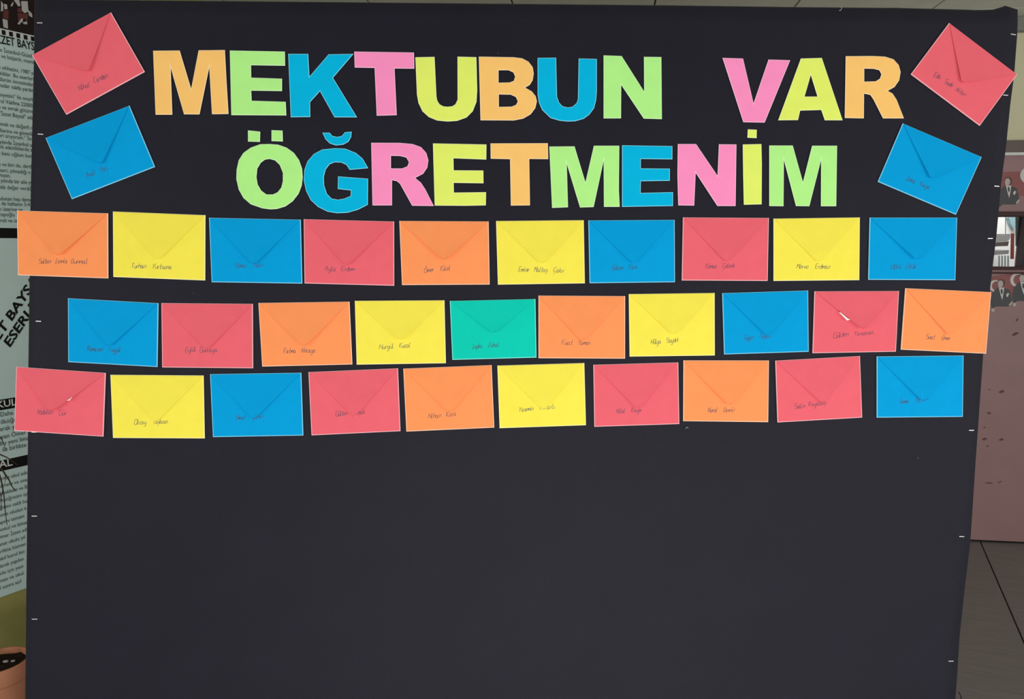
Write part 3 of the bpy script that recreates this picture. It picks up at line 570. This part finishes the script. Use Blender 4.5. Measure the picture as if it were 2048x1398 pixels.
for idx, (col, off, sc, cor, tip, lift, label, names) in enumerate(ENV):
    Q = [BOARD.pix(off[0] + x / sc, off[1] + y / sc) for x, y in cor]; T = BOARD.pix(off[0] + tip[0] / sc, off[1] + tip[1] / sc)
    c = (Q[0] + Q[1] + Q[2] + Q[3]) / 4; e = (Q[1] - Q[0]) + (Q[2] - Q[3]); th = math.atan2(e.y, e.x)
    rot = lambda p: Vector(((p - c).x * math.cos(th) + (p - c).y * math.sin(th), -(p - c).x * math.sin(th) + (p - c).y * math.cos(th)))
    q = [rot(p) for p in Q]; t = rot(T); mtx = BOARD.m @ Matrix.Translation((c.x, c.y, 0.0004)) @ Matrix.Rotation(th, 4, 'Z')
    if not label:
        r, k = divmod(idx - 4, 10)
        label = '%s envelope, %s from the left in the %s row of ten envelopes' % (col, ORD[k], ['upper', 'middle', 'lower'][r])
    if col == 'green': label = 'only green envelope, fifth in the middle row'
    if idx == 22: label = 'red envelope with a white sliver under its flap, ninth in the middle row'
    o = thing(empty('envelope', mtx), label, 'envelope', 'coloured envelopes on the black board')
    # body: pillowed pocket with a bright fringe painted on its rim
    N = 12; ins = 0.0013; v = []; f = []; mi = []
    def bil(s_, t_): return (q[3] * (1 - s_) + q[2] * s_) * (1 - t_) + (q[0] * (1 - s_) + q[1] * s_) * t_
    Wd, Hd = (q[1] - q[0]).length, (q[0] - q[3]).length; us = [ins / Wd + (1 - 2 * ins / Wd) * i / N for i in range(N + 1)]; vs = [ins / Hd + (1 - 2 * ins / Hd) * i / N for i in range(N + 1)]
    for b in vs:
        for a in us: p = bil(a, b); v.append((p.x, p.y, TOP + 0.0006 * (16 * a * (1 - a) * b * (1 - b)) ** .5))
    for j in range(N):
        for i in range(N): f.append((j * (N + 1) + i, j * (N + 1) + i + 1, (j + 1) * (N + 1) + i + 1, (j + 1) * (N + 1) + i)); mi.append(0)
    n = len(v)
    for z in (0.0014, 0.0):
        for p in (q[3], q[2], q[1], q[0]): v.append((p.x, p.y, z))
    inner = [0, N, (N + 1) * (N + 1) - 1, (N + 1) * N]
    edges = [[i for i in range(N + 1)], [i * (N + 1) + N for i in range(N + 1)], [N * (N + 1) + N - i for i in range(N + 1)], [(N - i) * (N + 1) for i in range(N + 1)]]
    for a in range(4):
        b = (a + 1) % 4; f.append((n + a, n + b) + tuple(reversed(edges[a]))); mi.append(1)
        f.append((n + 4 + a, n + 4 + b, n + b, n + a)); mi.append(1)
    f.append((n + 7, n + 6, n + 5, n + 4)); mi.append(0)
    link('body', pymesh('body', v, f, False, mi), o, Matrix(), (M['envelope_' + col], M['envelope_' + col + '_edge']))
    # flap: hinged along the top edge, tip standing a little proud
    mid = (q[0] + q[1]) / 2; vt = mid + (t - mid) / 0.965
    rows = [(0.012, .488), (0.03, .480), (0.07, .464), (.15, .425), (.3, .35), (.45, .275), (.6, .2), (.72, .14), (.82, .09), (.89, .055), (.93, .036), (.95, .024), (.96, .014), (.965, .004)]
    v = []; f = []; lf = lift * 0.001; NC = 8
    for z_ in (0.0, -0.00035):
        for tt, hw in rows:
            cen = mid + (vt - mid) * tt; ex = (q[1] - q[0]); 
            for k in range(NC + 1):
                s_ = k / NC * 2 - 1; p = cen + ex * (hw * s_)
                v.append((p.x, p.y, TOP + 0.0009 + lf * tt ** 1.3 * (0.75 + 0.25 * abs(s_)) + z_))
    R_ = len(rows); W2 = NC + 1
    for i in range(R_ - 1):
        for k in range(NC): a = i * W2 + k; f.append((a, a + W2, a + W2 + 1, a + 1)); a += R_ * W2; f.append((a, a + 1, a + W2 + 1, a + W2))
    lp = [i * W2 for i in range(R_)] + [(R_ - 1) * W2 + k for k in range(1, W2)] + [i * W2 + NC for i in range(R_ - 2, -1, -1)] + [k for k in range(NC - 1, 0, -1)]
    mi = [0] * len(f)
    for a in range(len(lp)): x_, y_ = lp[a], lp[(a + 1) % len(lp)]; f.append((y_, x_, x_ + R_ * W2, y_ + R_ * W2)); mi.append(1)
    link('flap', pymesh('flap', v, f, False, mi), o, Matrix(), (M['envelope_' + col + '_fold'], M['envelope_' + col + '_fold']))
    rib = []; rnd = random.Random(idx)
    for wd, ax, ay, bx, by in names: write(wd, rot(BOARD.pix(ax, ay)), rot(BOARD.pix(bx, by)), rnd, rib)
    link('handwriting', ribbon_mesh('handwriting', rib, TOP + 0.00075), o, Matrix(), (M['ink'],))
    if idx == 22:
        pts = [rot(BOARD.pix(1600 + a / S, 560 + b / S)) for a, b in [(360, 312), (378, 318), (450, 378), (468, 385), (440, 394)]]
        link('white_sliver', prism_mesh('white_sliver', [(p.x, p.y) for p in pts], TOP + 0.0045, TOP + 0.0062), o, Matrix(), (M['sliver_white'],))  # white sliver standing proud near the flap
    if idx == 24:
        pts = [rot(BOARD.pix(10 + a / S, 720 + b / S)) for a, b in [(628, 386), (650, 380), (684, 350), (655, 390)]]
        link('white_sliver', prism_mesh('white_sliver', [(p.x, p.y) for p in pts], TOP + 0.006, TOP + 0.0075), o, Matrix(), (M['sliver_white'],))  # small highlight on the flap, painted as a white sliver
